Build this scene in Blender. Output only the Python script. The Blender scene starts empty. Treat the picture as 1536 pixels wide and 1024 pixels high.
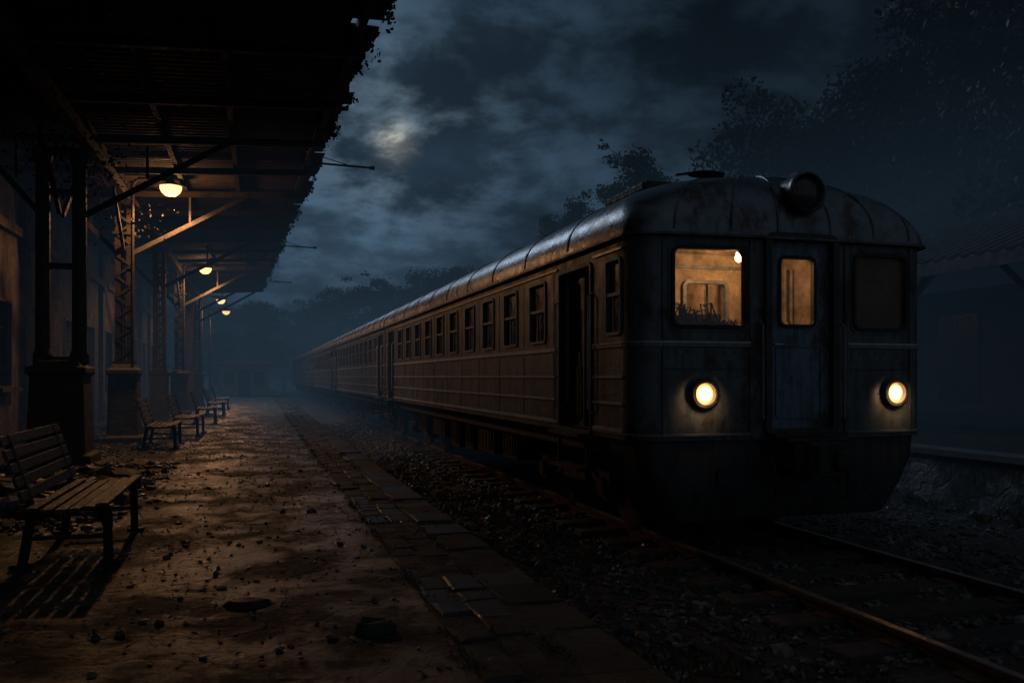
import bpy, math, random, bmesh
import numpy as np
from mathutils import Vector, Matrix, noise
random.seed(7); np.random.seed(7)
S=bpy.context.scene; COL=S.collection
pi=math.pi
# ------------------------------------------------------------------ helpers
class MB:
    def __init__(s): s.v=[]; s.f=[]
    def box(s,c,d,M=None):
        b=len(s.v)
        for k in (-.5,.5):
            for j in (-.5,.5):
                for i in (-.5,.5):
                    p=Vector((i*d[0],j*d[1],k*d[2]))
                    if M is not None: p=M@p
                    s.v.append((c[0]+p[0],c[1]+p[1],c[2]+p[2]))
        for f in ((0,2,3,1),(4,5,7,6),(0,1,5,4),(2,6,7,3),(0,4,6,2),(1,3,7,5)):
            s.f.append(tuple(b+i for i in f))
        return s
    def bar(s,p0,p1,w,h):
        p0=Vector(p0);p1=Vector(p1);d=p1-p0;L=d.length
        M=d.to_track_quat('Y','Z').to_matrix()
        return s.box((p0+p1)/2,(w,L,h),M)
    def loft(s,loops,closed=True,cap0=False,cap1=False,wrap=False):
        b=len(s.v); n=len(loops[0])
        for l in loops: s.v.extend([tuple(p) for p in l])
        m=len(loops)
        rng=range(m if wrap else m-1)
        for i in rng:
            a=b+i*n; c=b+((i+1)%m)*n
            for j in range(n if closed else n-1):
                k=(j+1)%n
                s.f.append((a+j,a+k,c+k,c+j))
        if cap0: s.f.append(tuple(b+j for j in range(n))[::-1])
        if cap1: s.f.append(tuple(b+(m-1)*n+j for j in range(n)))
        return s
    def tube(s,pts,r,n=8,caps=True):
        pts=[Vector(p) for p in pts]
        rs=r if isinstance(r,(list,tuple)) else [r]*len(pts)
        loops=[]
        up=Vector((0,0,1))
        d0=(pts[1]-pts[0]).normalized()
        if abs(d0.z)>.9: up=Vector((1,0,0))
        for i,p in enumerate(pts):
            if i==0: d=pts[1]-pts[0]
            elif i==len(pts)-1: d=pts[-1]-pts[-2]
            else: d=pts[i+1]-pts[i-1]
            d.normalize()
            a=d.cross(up)
            if a.length<1e-4: a=d.cross(Vector((0,1,0)))
            a.normalize(); c=a.cross(d).normalized(); up=c
            loops.append([p+(a*math.cos(t)+c*math.sin(t))*rs[i] for t in [2*pi*k/n for k in range(n)]])
        return s.loft(loops,True,caps,caps)
    def cyl(s,p0,p1,r0,r1=None,n=16):
        return s.tube([p0,p1],[r0,r0 if r1 is None else r1],n)
    def lathe(s,c,prof,axis='Z',n=24):
        loops=[]
        for (r,h) in prof:
            l=[]
            for k in range(n):
                t=2*pi*k/n; a=r*math.cos(t); bb=r*math.sin(t)
                if axis=='Z': l.append((c[0]+a,c[1]+bb,c[2]+h))
                elif axis=='Y': l.append((c[0]+a,c[1]+h,c[2]+bb))
                else: l.append((c[0]+h,c[1]+a,c[2]+bb))
            loops.append(l)
        return s.loft(loops,True,True,True)
    def ring(s,cx,cz,w,h,r,t,y0,y1,n=5):
        o=rr(cx,cz,w+2*t,h+2*t,r+t,n); i=rr(cx,cz,w,h,r,n)
        L=[[(p[0],y0,p[1]) for p in o],[(p[0],y1,p[1]) for p in o],[(p[0],y1,p[1]) for p in i],[(p[0],y0,p[1]) for p in i]]
        return s.loft(L,True,wrap=True)
    def plate(s,cx,cz,w,h,r,y0,y1,n=5):
        o=rr(cx,cz,w,h,r,n)
        return s.loft([[(p[0],y0,p[1]) for p in o],[(p[0],y1,p[1]) for p in o]],True,True,True)
    def wall(s,us,zs,holes,fn,d0=0,d1=.06):
        """plate with rectangular holes; fn(u,d,z)->point"""
        us=sorted(set([round(u,4) for u in us]+[round(h[i],4) for h in holes for i in (0,1)]))
        zs=sorted(set([round(z,4) for z in zs]+[round(h[i],4) for h in holes for i in (2,3)]))
        nu,nz=len(us),len(zs); b=len(s.v)
        for d in (d0,d1):
            for z in zs:
                for u in us: s.v.append(tuple(fn(u,d,z)))
        ins=lambda i,j: any(h[0]-1e-4<=(us[i]+us[i+1])/2<=h[1]+1e-4 and h[2]-1e-4<=(zs[j]+zs[j+1])/2<=h[3]+1e-4 for h in holes)
        sol=[[ (0<=i<nu-1 and 0<=j<nz-1 and not ins(i,j)) for j in range(nz-1)] for i in range(nu-1)]
        S_=lambda i,j: 0<=i<nu-1 and 0<=j<nz-1 and sol[i][j]
        I=lambda l,i,j: b+l*nu*nz+j*nu+i
        for i in range(nu-1):
            for j in range(nz-1):
                if not sol[i][j]: continue
                s.f.append((I(0,i,j),I(0,i+1,j),I(0,i+1,j+1),I(0,i,j+1)))
                s.f.append((I(1,i,j),I(1,i,j+1),I(1,i+1,j+1),I(1,i+1,j)))
                if not S_(i-1,j): s.f.append((I(0,i,j),I(0,i,j+1),I(1,i,j+1),I(1,i,j)))
                if not S_(i+1,j): s.f.append((I(0,i+1,j),I(1,i+1,j),I(1,i+1,j+1),I(0,i+1,j+1)))
                if not S_(i,j-1): s.f.append((I(0,i,j),I(1,i,j),I(1,i+1,j),I(0,i+1,j)))
                if not S_(i,j+1): s.f.append((I(0,i,j+1),I(0,i+1,j+1),I(1,i+1,j+1),I(1,i,j+1)))
        return s
    def map(s,fn,start=0):
        for i in range(start,len(s.v)): s.v[i]=tuple(fn(*s.v[i]))
        return s
    def obj(s,name,mat,parent=None,smooth=False,bevel=0,loc=None,recalc=True,sharp=35,**props):
        me=bpy.data.meshes.new(name); me.from_pydata(s.v,[],s.f); me.update()
        if recalc:
            bm=bmesh.new(); bm.from_mesh(me); bmesh.ops.recalc_face_normals(bm,faces=bm.faces)
            lo=[v for v in bm.verts if not v.link_faces]
            if lo: bmesh.ops.delete(bm,geom=lo,context='VERTS')
            bm.to_mesh(me); bm.free()
        if smooth:
            for p in me.polygons: p.use_smooth=True
            me.set_sharp_from_angle(angle=math.radians(sharp))
        if mat: me.materials.append(mat)
        o=bpy.data.objects.new(name,me); COL.objects.link(o)
        if parent: o.parent=parent
        if loc: o.location=loc
        if bevel:
            m=o.modifiers.new('bevel','BEVEL'); m.width=bevel; m.segments=2; m.limit_method='ANGLE'; m.angle_limit=math.radians(40)
        for k,v in props.items(): o[k]=v
        return o
def rr(cx,cz,w,h,r,n=5):
    p=[]
    for (sx,sz,a0) in ((1,1,0),(-1,1,90),(-1,-1,180),(1,-1,270)):
        for k in range(n+1):
            a=math.radians(a0+90*k/n)
            p.append((cx+sx*(w/2-r)+r*math.cos(a),cz+sz*(h/2-r)+r*math.sin(a)))
    return p
def thing(name,loc,label,category,group=None,rotz=0):
    e=bpy.data.objects.new(name,None); e.empty_display_size=.3; COL.objects.link(e)
    e.location=loc; e.rotation_euler=(0,0,rotz)
    e["label"]=label; e["category"]=category
    if group: e["group"]=group
    return e
def copy_tree(o,parent=None,loc=None,rotz=None,scale=None):
    c=o.copy(); COL.objects.link(c)
    if parent is not None: c.parent=parent
    if loc is not None: c.location=loc
    if rotz is not None: c.rotation_euler=(0,0,rotz)
    if scale is not None: c.scale=(scale,)*3 if not isinstance(scale,tuple) else scale
    for ch in list(o.children): copy_tree(ch,c)
    return c
# ------------------------------------------------------------------ materials
def base(name):
    m=bpy.data.materials.new(name); m.use_nodes=True
    nt=m.node_tree; b=nt.nodes['Principled BSDF']; return m,nt,b
def N(nt,t,**kw):
    n=nt.nodes.new(t)
    for k,v in kw.items():
        if k in n.inputs: n.inputs[k].default_value=v
        else: setattr(n,k,v)
    return n
def coords(nt,scale=(1,1,1)):
    t=N(nt,'ShaderNodeTexCoord'); m=N(nt,'ShaderNodeMapping'); m.inputs['Scale'].default_value=scale
    nt.links.new(t.outputs['Object'],m.inputs['Vector']); return m.outputs[0]
def ramp(nt,src,stops):
    r=nt.nodes.new('ShaderNodeValToRGB'); e=r.color_ramp.elements
    while len(e)<len(stops): e.new(.5)
    for i,(p,c) in enumerate(stops):
        e[i].position=p; e[i].color=(*c,1) if len(c)==3 else c
    nt.links.new(src,r.inputs[0]); return r.outputs[0]
def M(name,c1,c2,scale=4,rough=(.5,.85),metal=0,bump=.3,bscale=25,bdist=.01,streak=None,c3=None,cscale=(1,1,1),sk=.6,rust=False):
    m,nt,b=base(name); co=coords(nt,cscale)
    n=N(nt,'ShaderNodeTexNoise',Scale=scale,Detail=6,Roughness=.65); nt.links.new(co,n.inputs['Vector'])
    stops=[(.32,c1),(.68,c2)]
    if c3: stops=[(.3,c1),(.52,c2),(.72,c3)]
    col=ramp(nt,n.outputs['Fac'],stops)
    if rust:
        n5=N(nt,'ShaderNodeTexNoise',Scale=1.9,Detail=11,Roughness=.74); nt.links.new(coords(nt,(1,1,.6)),n5.inputs['Vector'])
        f=ramp(nt,n5.outputs['Fac'],[(.50,(0,0,0)),(.57,(.9,.9,.9))])
        n6=N(nt,'ShaderNodeTexNoise',Scale=14,Detail=5); nt.links.new(coords(nt),n6.inputs['Vector'])
        rc=ramp(nt,n6.outputs['Fac'],[(.35,(.035,.022,.016)),(.6,(.085,.050,.032))])
        m5=N(nt,'ShaderNodeMix',data_type='RGBA'); nt.links.new(f,m5.inputs[0]); nt.links.new(col,m5.inputs[6]); nt.links.new(rc,m5.inputs[7]); col=m5.outputs[2]
    if streak:
        co2=coords(nt,(streak,streak,.5)); n2=N(nt,'ShaderNodeTexNoise',Scale=3,Detail=6,Roughness=.65); nt.links.new(co2,n2.inputs['Vector'])
        st=ramp(nt,n2.outputs['Fac'],[(.38,(.33,.30,.28)),(.55,(1,1,1))])
        mx=N(nt,'ShaderNodeMix',data_type='RGBA',blend_type='MULTIPLY'); mx.inputs[0].default_value=sk
        nt.links.new(col,mx.inputs[6]); nt.links.new(st,mx.inputs[7]); col=mx.outputs[2]
    nt.links.new(col,b.inputs['Base Color'])
    n3=N(nt,'ShaderNodeTexNoise',Scale=scale*2.3,Detail=5); nt.links.new(co,n3.inputs['Vector'])
    mr=N(nt,'ShaderNodeMapRange'); mr.inputs[1].default_value=.3; mr.inputs[2].default_value=.7; mr.inputs[3].default_value=rough[0]; mr.inputs[4].default_value=rough[1]
    nt.links.new(n3.outputs['Fac'],mr.inputs[0]); nt.links.new(mr.outputs[0],b.inputs['Roughness'])
    b.inputs['Metallic'].default_value=metal
    if bump:
        n4=N(nt,'ShaderNodeTexNoise',Scale=bscale,Detail=6,Roughness=.7); nt.links.new(co,n4.inputs['Vector'])
        bp=N(nt,'ShaderNodeBump',Strength=bump,Distance=bdist); nt.links.new(n4.outputs['Fac'],bp.inputs['Height']); nt.links.new(bp.outputs[0],b.inputs['Normal'])
    return m
def island(name,cols,rough=(.6,.9),bump=.4,bscale=40):
    m,nt,b=base(name); g=N(nt,'ShaderNodeNewGeometry')
    stops=[(i/(len(cols)-1),c) for i,c in enumerate(cols)]
    col=ramp(nt,g.outputs['Random Per Island'],stops)
    if bump:
        co=coords(nt); n=N(nt,'ShaderNodeTexNoise',Scale=bscale,Detail=5); nt.links.new(co,n.inputs['Vector'])
        mx=N(nt,'ShaderNodeMix',data_type='RGBA',blend_type='MULTIPLY'); mx.inputs[0].default_value=.7
        r=ramp(nt,n.outputs['Fac'],[(.3,(.35,.35,.35)),(.7,(1.2,1.2,1.2))])
        nt.links.new(col,mx.inputs[6]); nt.links.new(r,mx.inputs[7]); col=mx.outputs[2]
        n9=N(nt,'ShaderNodeTexNoise',Scale=2.2,Detail=8,Roughness=.7); nt.links.new(co,n9.inputs['Vector'])
        r9=ramp(nt,n9.outputs['Fac'],[(.42,(.3,.28,.26)),(.58,(1,1,1))])
        m9=N(nt,'ShaderNodeMix',data_type='RGBA',blend_type='MULTIPLY'); m9.inputs[0].default_value=.85
        nt.links.new(col,m9.inputs[6]); nt.links.new(r9,m9.inputs[7]); col=m9.outputs[2]
        bp=N(nt,'ShaderNodeBump',Strength=bump,Distance=.01); nt.links.new(n.outputs['Fac'],bp.inputs['Height']); nt.links.new(bp.outputs[0],b.inputs['Normal'])
    nt.links.new(col,b.inputs['Base Color'])
    mr=N(nt,'ShaderNodeMapRange'); mr.inputs[3].default_value=rough[0]; mr.inputs[4].default_value=rough[1]
    nt.links.new(g.outputs['Random Per Island'],mr.inputs[0]); nt.links.new(mr.outputs[0],b.inputs['Roughness'])
    return m
def emis(name,col,st):
    m,nt,b=base(name); b.inputs['Base Color'].default_value=(*col,1)
    b.inputs['Emission Color'].default_value=(*col,1); b.inputs['Emission Strength'].default_value=st; return m

mBody=M('train_paint_grimy',(.070,.080,.084),(.135,.15,.155),2.2,(.34,.62),.25,.5,14,.012,streak=3.2,c3=(.08,.078,.072),rust=True)
mRoof=M('train_roof_metal',(.08,.095,.11),(.17,.195,.22),2.5,(.22,.42),.5,.5,7,.015,c3=(.06,.056,.052),rust=True)
mTrim=M('trim_worn_steel',(.34,.35,.35),(.62,.62,.60),8,(.25,.5),.3,.2,30)
mGasket=M('black_rubber',(.012,.012,.012),(.03,.028,.026),10,(.5,.8),0,.2,40)
mDark=M('underframe_grime',(.02,.018,.016),(.05,.043,.036),6,(.5,.9),.2,.6,20)
mDoorBlue=M('faded_blue_paint',(.10,.15,.20),(.17,.23,.30),4,(.35,.6),.2,.3,15,streak=4,c3=(.08,.07,.06),rust=True)
mDoorDark=M('dark_door_paint',(.03,.031,.032),(.07,.07,.07),4,(.4,.7),.2,.3,15,streak=5)
mCream=M('cream_cab_paint',(.20,.13,.075),(.46,.35,.22),3.5,(.5,.8),0,.3,20,c3=(.16,.09,.045))
mWin=M('grimy_dark_glass',(.006,.007,.008),(.02,.021,.022),6,(.08,.45),0,.1,4)
mSteel=M('painted_steel_rust',(.035,.03,.026),(.08,.062,.048),6,(.4,.8),.3,.6,25,c3=(.10,.05,.027))
mPlinth=M('stained_stone',(.05,.045,.038),(.13,.112,.09),4,(.6,.9),0,.8,12,.03)
mPale=M('pale_hut_plaster',(.25,.24,.22),(.42,.41,.38),2,(.6,.9),0,.5,12)
mRust=M('rail_rust',(.06,.034,.022),(.16,.09,.055),9,(.35,.65),.3,.6,30)
mRailTop=M('rail_polished',(.30,.24,.19),(.55,.46,.38),6,(.25,.45),.6,.2,30)
mSleeper=M('old_sleeper_wood',(.04,.032,.025),(.12,.095,.075),6,(.6,.9),0,1,10,.03,cscale=(1,6,4))
mWood=M('weathered_bench_wood',(.04,.03,.023),(.10,.078,.062),5,(.4,.75),0,.6,14,.01,cscale=(6,1,6))
mIron=M('bench_cast_iron',(.015,.014,.013),(.035,.03,.026),8,(.4,.7),.6,.3,30)
mCorr=M('canopy_sheet_rust',(.045,.034,.026),(.12,.088,.064),3,(.6,.9),.1,.6,14,.02,c3=(.14,.072,.04),cscale=(.6,2.5,1))
mBeam=M('canopy_timber',(.022,.018,.015),(.06,.046,.035),4,(.6,.9),0,.7,14,.02,c3=(.07,.04,.026))
mWall=M('stained_plaster',(.045,.036,.027),(.14,.108,.078),2.2,(.7,.95),0,1,7,.05,streak=2,c3=(.04,.03,.022))
mTile=M('shelter_roof_tile',(.08,.085,.09),(.18,.185,.19),3,(.6,.9),0,.6,12)
mBark=M('bark',(.03,.024,.018),(.07,.055,.04),5,(.8,.95),0,.9,12,.03)
mLeaf=island('leaf_green',[(.018,.028,.013),(.04,.055,.024),(.03,.04,.018),(.055,.065,.03)],(.6,.9),0)
mVine=island('dry_vine',[(.02,.015,.009),(.04,.03,.015),(.03,.03,.014)],(.6,.9),0)
mFallen=island('fallen_leaf',[(.06,.04,.02),(.18,.11,.06),(.10,.08,.055),(.035,.026,.02)],(.3,.75),0)
mStone=island('ballast_stone',[(.06,.056,.052),(.20,.187,.172),(.10,.094,.088),(.29,.27,.25),(.15,.118,.09)],(.3,.8),.5,35)
mGrass=island('grass_blade',[(.03,.04,.016),(.07,.075,.03),(.09,.08,.04)],(.5,.8),0)
mLampIron=M('lamp_enamel',(.02,.018,.015),(.05,.04,.03),8,(.35,.6),.5,.2,30)
mBulb=emis('bulb_warm',(1,.50,.19),3.2)
mHead=emis('headlight_filament_glow',(1,.66,.38),3.4)
mHeadO=emis('headlight_reflector_glow',(1,.42,.13),1.0)
mCabBulb=emis('cab_bulb',(1,.72,.42),6)
mDirt=M('packed_dirt',(.028,.025,.023),(.08,.07,.062),3,(.55,.95),0,1,14,.05)
def glass(name,dirt,col=(.25,.2,.15)):
    m,nt,b=base(name); out=nt.nodes['Material Output']
    tr=N(nt,'ShaderNodeBsdfTransparent'); tr.inputs[0].default_value=(.92,.9,.86,1)
    gl=N(nt,'ShaderNodeBsdfGlossy'); gl.inputs['Roughness'].default_value=.06
    df=N(nt,'ShaderNodeBsdfDiffuse'); df.inputs[0].default_value=(*col,1)
    co=coords(nt); n=N(nt,'ShaderNodeTexNoise',Scale=5,Detail=8,Roughness=.7); nt.links.new(co,n.inputs['Vector'])
    mr=N(nt,'ShaderNodeMapRange'); mr.inputs[1].default_value=.42; mr.inputs[2].default_value=.75; mr.inputs[3].default_value=dirt[0]; mr.inputs[4].default_value=dirt[1]
    nt.links.new(n.outputs['Fac'],mr.inputs[0])
    m1=N(nt,'ShaderNodeMixShader'); m1.inputs[0].default_value=.06; nt.links.new(tr.outputs[0],m1.inputs[1]); nt.links.new(gl.outputs[0],m1.inputs[2])
    m2=N(nt,'ShaderNodeMixShader'); nt.links.new(mr.outputs[0],m2.inputs[0]); nt.links.new(m1.outputs[0],m2.inputs[1]); nt.links.new(df.outputs[0],m2.inputs[2])
    nt.links.new(m2.outputs[0],out.inputs['Surface']); return m
mGlass=glass('windscreen_glass',(.03,.45)); mGlassDirty=glass('filthy_windscreen_glass',(.5,.9),(.16,.12,.085))
def platform_mat():
    m,nt,b=base('wet_cracked_platform'); co=coords(nt)
    nz=N(nt,'ShaderNodeTexNoise',Scale=1.4,Detail=5,Roughness=.6); nt.links.new(co,nz.inputs['Vector'])
    mxv=N(nt,'ShaderNodeMix',data_type='RGBA',blend_type='LINEAR_LIGHT'); mxv.inputs[0].default_value=.24
    nt.links.new(co,mxv.inputs[6]); nt.links.new(nz.outputs['Color'],mxv.inputs[7])
    vo=N(nt,'ShaderNodeTexVoronoi',feature='DISTANCE_TO_EDGE',Scale=2.6); nt.links.new(mxv.outputs[2],vo.inputs['Vector'])
    vc=N(nt,'ShaderNodeTexVoronoi',feature='F1',Scale=2.6); nt.links.new(mxv.outputs[2],vc.inputs['Vector'])
    crack=ramp(nt,vo.outputs['Distance'],[(.0,(.03,.03,.03)),(.09,(1,1,1))])
    fine=N(nt,'ShaderNodeTexNoise',Scale=9,Detail=10,Roughness=.74); nt.links.new(co,fine.inputs['Vector'])
    big=N(nt,'ShaderNodeTexNoise',Scale=1.2,Detail=9,Roughness=.74); nt.links.new(co,big.inputs['Vector'])
    c=ramp(nt,fine.outputs['Fac'],[(.38,(.007,.0066,.0062)),(.52,(.024,.0225,.021)),(.66,(.085,.078,.071))])
    mm=N(nt,'ShaderNodeMix',data_type='RGBA',blend_type='MULTIPLY'); mm.inputs[0].default_value=.85
    nt.links.new(c,mm.inputs[6]); nt.links.new(crack,mm.inputs[7])
    m3=N(nt,'ShaderNodeMix',data_type='RGBA',blend_type='MULTIPLY'); m3.inputs[0].default_value=.75
    rb=ramp(nt,big.outputs['Fac'],[(.42,(.25,.24,.23)),(.58,(1.3,1.25,1.2))])
    nt.links.new(mm.outputs[2],m3.inputs[6]); nt.links.new(rb,m3.inputs[7])
    m4=N(nt,'ShaderNodeMix',data_type='RGBA',blend_type='MULTIPLY'); m4.inputs[0].default_value=.6
    sp_=N(nt,'ShaderNodeSeparateXYZ'); nt.links.new(vc.outputs['Color'],sp_.inputs[0]); rv=ramp(nt,sp_.outputs[0],[(.1,(.35,.34,.33)),(.9,(1.3,1.25,1.2))])
    nt.links.new(m3.outputs[2],m4.inputs[6]); nt.links.new(rv,m4.inputs[7])
    nt.links.new(m4.outputs[2],b.inputs['Base Color'])
    r=N(nt,'ShaderNodeMapRange'); r.inputs[1].default_value=.42; r.inputs[2].default_value=.58; r.inputs[3].default_value=.32; r.inputs[4].default_value=.75
    nt.links.new(big.outputs['Fac'],r.inputs[0]); nt.links.new(r.outputs[0],b.inputs['Roughness'])
    def mad(a,k,c_):
        h=N(nt,'ShaderNodeMath',operation='MULTIPLY_ADD'); h.inputs[1].default_value=k; nt.links.new(a,h.inputs[0])
        if c_ is not None: nt.links.new(c_,h.inputs[2])
        return h.outputs[0]
    h=mad(fine.outputs['Fac'],1.7,None); h=mad(crack,.35,h); h=mad(sp_.outputs[0],.7,h); h=mad(nz.outputs['Fac'],1.2,h)
    bp=N(nt,'ShaderNodeBump',Strength=1,Distance=.032); nt.links.new(h,bp.inputs['Height']); nt.links.new(bp.outputs[0],b.inputs['Normal'])
    b.inputs['Specular IOR Level'].default_value=.5
    wf=N(nt,'ShaderNodeMapRange'); wf.inputs[1].default_value=.53; wf.inputs[2].default_value=.43; wf.inputs[3].default_value=0; wf.inputs[4].default_value=.9
    nt.links.new(big.outputs['Fac'],wf.inputs[0]); nt.links.new(wf.outputs[0],b.inputs['Coat Weight'])
    b.inputs['Coat Roughness'].default_value=.20; b.inputs['Coat IOR'].default_value=1.45
    b2=N(nt,'ShaderNodeBump',Strength=.9,Distance=.016); nt.links.new(h,b2.inputs['Height']); nt.links.new(b2.outputs[0],b.inputs['Coat Normal'])
    return m
mPlat=platform_mat()
mPaver=island('worn_paving_stone',[(.040,.039,.038),(.078,.075,.072),(.052,.05,.048),(.09,.086,.08)],(.42,.8),.9,22)

# ------------------------------------------------------------------ ground
g=MB(); g.v=[(-600,-200,-.30),(900,-200,-.30),(900,1400,-.30),(-600,1400,-.30)]; g.f=[(0,1,2,3)]
g.obj('ground',mDirt,kind='structure')
def grid(x0,x1,y0,y1,nx,ny,zf,ypow=1):
    b=MB()
    for j in range(ny+1):
        y=y0+(y1-y0)*(j/ny)**ypow
        for i in range(nx+1):
            x=x0+(x1-x0)*i/nx
            b.v.append((x,y,zf(x,y)))
    for j in range(ny):
        for i in range(nx):
            a=j*(nx+1)+i; b.f.append((a,a+1,a+nx+2,a+nx+1))
    return b
def bal(x,y):
    d=abs(x-4.54); h=-.12
    if d>1.5: h-=min(.12,(d-1.5)*.09)
    return h+.045*noise.noise(Vector((x*1.1,y*1.1,0)))+.03*noise.noise(Vector((x*4,y*4,3)))
grid(1.84,9.15,-3,95,60,420,bal,1.7).obj('track_bed',mDirt,smooth=True,sharp=180,recalc=False,kind='structure')
def plz(x,y): return .145+.016*noise.noise(Vector((x*.9,y*.7,5)))+.009*noise.noise(Vector((x*3,y*3,9)))
PB=grid(-4.9,1.0,-4,130,60,520,plz,1.8)
PB.obj('platform',mPlat,smooth=True,sharp=180,recalc=False,kind='structure')
def kz(x,y): return .143+.014*noise.noise(Vector((x*3,y*2,11)))
b=grid(.99,1.84,-4,130,12,900,kz,1.7); b.obj('platform_edge_bedding',mDirt,smooth=True,sharp=180,recalc=False,kind='structure')
pe=MB(); pe.box((1.42,63,-.125),(.83,134,.42)); pe.obj('platform_kerb_base',mPlinth,kind='structure')
pv=MB()
def paver(cx,cy,w,l,z):
    tx=random.gauss(0,.012); ty=random.gauss(0,.012); b=len(pv.v); e=.016
    rz=random.gauss(0,.03)
    for (k,zz) in ((0,-.06),(0,-.010),(e,0)):
        for (sx,sy) in ((-1,-1),(1,-1),(1,1),(-1,1)):
            x=sx*(w/2-k)+random.gauss(0,.009); y=sy*(l/2-k)+random.gauss(0,.009)
            pv.v.append((cx+x-rz*y,cy+y+rz*x,z+zz+tx*x+ty*y))
    for L in (0,4):
        for k in range(4): pv.f.append((b+L+k,b+L+(k+1)%4,b+L+4+(k+1)%4,b+L+4+k))
    pv.f.append((b+8,b+9,b+10,b+11))
y=-3.
while y<95:
    l=random.uniform(.2,.42)
    if noise.noise(Vector((0,y*.9,4)))>-.25 and random.random()>.06: paver(1.12+random.gauss(0,.006),y+l/2,.20,l-.018,.147+random.gauss(0,.006))
    y+=l
y=-3.
while y<95:
    l=random.uniform(.26,.44)
    if random.random()>.07: paver(1.345,y+l/2,.215,l-.016,.148+random.gauss(0,.006))
    y+=l
y=-3.
while y<95:
    l=random.uniform(.5,.75)
    if random.random()>.03: paver(1.655,y+l/2,.38,l-.016,.152+random.gauss(0,.006))
    y+=l
pv.obj('platform_paving',mPaver,recalc=False,kind='structure')

# stones
t_=(1+5**.5)/2; ico=[]
for a,b_ in ((1,t_),(-1,t_),(1,-t_),(-1,-t_)): ico+= [(0,a,b_),(a,b_,0),(b_,0,a)]
ico=np.array(ico)/math.sqrt(1+t_*t_)
bm=bmesh.new()
for p in ico: bm.verts.new(p)
bmesh.ops.convex_hull(bm,input=bm.verts[:])
bm.verts.ensure_lookup_table(); bm.verts.index_update()
ico_v=np.array([v.co[:] for v in bm.verts]); ico_f=np.array([[v.index for v in f.verts] for f in bm.faces]); bm.free()
def stones(name,P,R,mat,flat=.65,**props):
    n=len(P); V=np.repeat(ico_v[None],n,0)*(1+np.random.uniform(-.28,.28,(n,12,1)))
    sc=np.random.uniform(.6,1.3,(n,1,3)); sc[:,:,2]*=flat
    V=V*sc*np.array(R)[:,None,None]
    a=np.random.uniform(0,6.28,n); b=np.random.uniform(-.5,.5,n)
    ca,sa,cb,sb=np.cos(a)[:,None],np.sin(a)[:,None],np.cos(b)[:,None],np.sin(b)[:,None]
    x=V[:,:,0];y=V[:,:,1];z=V[:,:,2]
    y,z=y*cb-z*sb,y*sb+z*cb
    x,y=x*ca-y*sa,x*sa+y*ca
    V=np.stack([x,y,z],2)+np.array(P)[:,None,:]
    F=(ico_f[None]+(np.arange(n)*12)[:,None,None]).reshape(-1,3)
    me=bpy.data.meshes.new(name); me.from_pydata(V.reshape(-1,3).tolist(),[],F.tolist()); me.materials.append(mat)
    o=bpy.data.objects.new(name,me); COL.objects.link(o)
    for k,v in props.items(): o[k]=v
    return o
P=[];R=[]
def scat(n,x0,x1,y0,y1,r0,r1,zf,up=.25):
    for _ in range(n):
        x=random.uniform(x0,x1); y=random.uniform(y0,y1); r=random.uniform(r0,r1)*random.choice((.7,1,1,1.3))
        P.append((x,y,zf(x,y)+r*up)); R.append(r)
scat(11500,1.9,7.3,1.5,12,.014,.036,bal)
scat(3500,1.9,3.9,11,32,.025,.05,bal)
scat(1800,6.2,9.1,4,22,.025,.05,bal)
scat(500,1.9,6.8,2,14,.045,.07,bal,.1)
stones('ballast_gravel',P,R,mStone,kind='stuff',label='grey brown ballast stones around the track',category='gravel')
P=[];R=[]
scat(1100,-3.8,-1.2,8.5,15,.012,.06,plz); scat(400,-3.9,-2,5,34,.012,.06,plz); scat(1500,-2.4,.95,3,24,.006,.02,plz); scat(200,-3.4,-1.5,9.5,13.4,.06,.15,plz)
scat(700,-3.4,-1.7,17,24,.012,.05,plz); scat(110,-3.6,-2.4,5,9,.03,.1,plz); scat(60,-1.2,.9,4,16,.02,.04,plz)
stones('rubble',P,R,mStone,.55,kind='stuff',label='loose rubble and broken stone on the platform',category='rubble')
def quads(name,items,mat,**props):
    b=MB()
    for (p,s,n_,asp) in items:
        n_=Vector(n_).normalized(); a=n_.orthogonal().normalized(); a=Matrix.Rotation(random.uniform(0,6.28),3,n_)@a; c=n_.cross(a)
        i=len(b.v); p=Vector(p)
        b.v+= [tuple(p-a*s),tuple(p+c*s*asp+n_*s*.25),tuple(p+a*s),tuple(p-c*s*asp+n_*s*.2)]
        b.f.append((i,i+1,i+2,i+3))
    return b.obj(name,mat,recalc=False,**props)
it=[]
for _ in range(9000):
    u=random.random()
    if u<.6: x=random.gauss(-2.2,.9); y=random.uniform(5,32)
    else: x=random.uniform(-1.7,1.8); y=random.uniform(2.5,28)
    if x<-4.6: continue
    if noise.noise(Vector((x*.9,y*.6,2)))<-.05: continue
    it.append(((x,y,plz(x,y)+.010+(.01 if x>.98 else 0)),random.uniform(.008,.026),(random.gauss(0,.35),random.gauss(0,.35),1),.55))
quads('fallen_leaves',it,mFallen,kind='stuff',label='dry fallen leaves littering the platform',category='leaves')
bd=MB(); bd.box((0,0,.02),(1.5,.16,.025))
bo=bd.obj('broken_board',mWood,bevel=.004,label='weathered broken board lying on the rubble',category='board',group='broken boards on the platform'); bo.location=(-2.2,10.4,.19); bo.rotation_euler=(.1,.12,.5)
for (x,y,z,rx,ry,rz) in ((-2.5,11.2,.2,.0,-.1,1.1),(-1.9,9.9,.16,0,.05,2.4),(-2.9,12.2,.22,.1,.15,.1),(-3.1,8.4,.17,0,.0,1.5)):
    c=bo.copy(); COL.objects.link(c); c.location=(x,y,z); c.rotation_euler=(rx,ry,rz)
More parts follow.
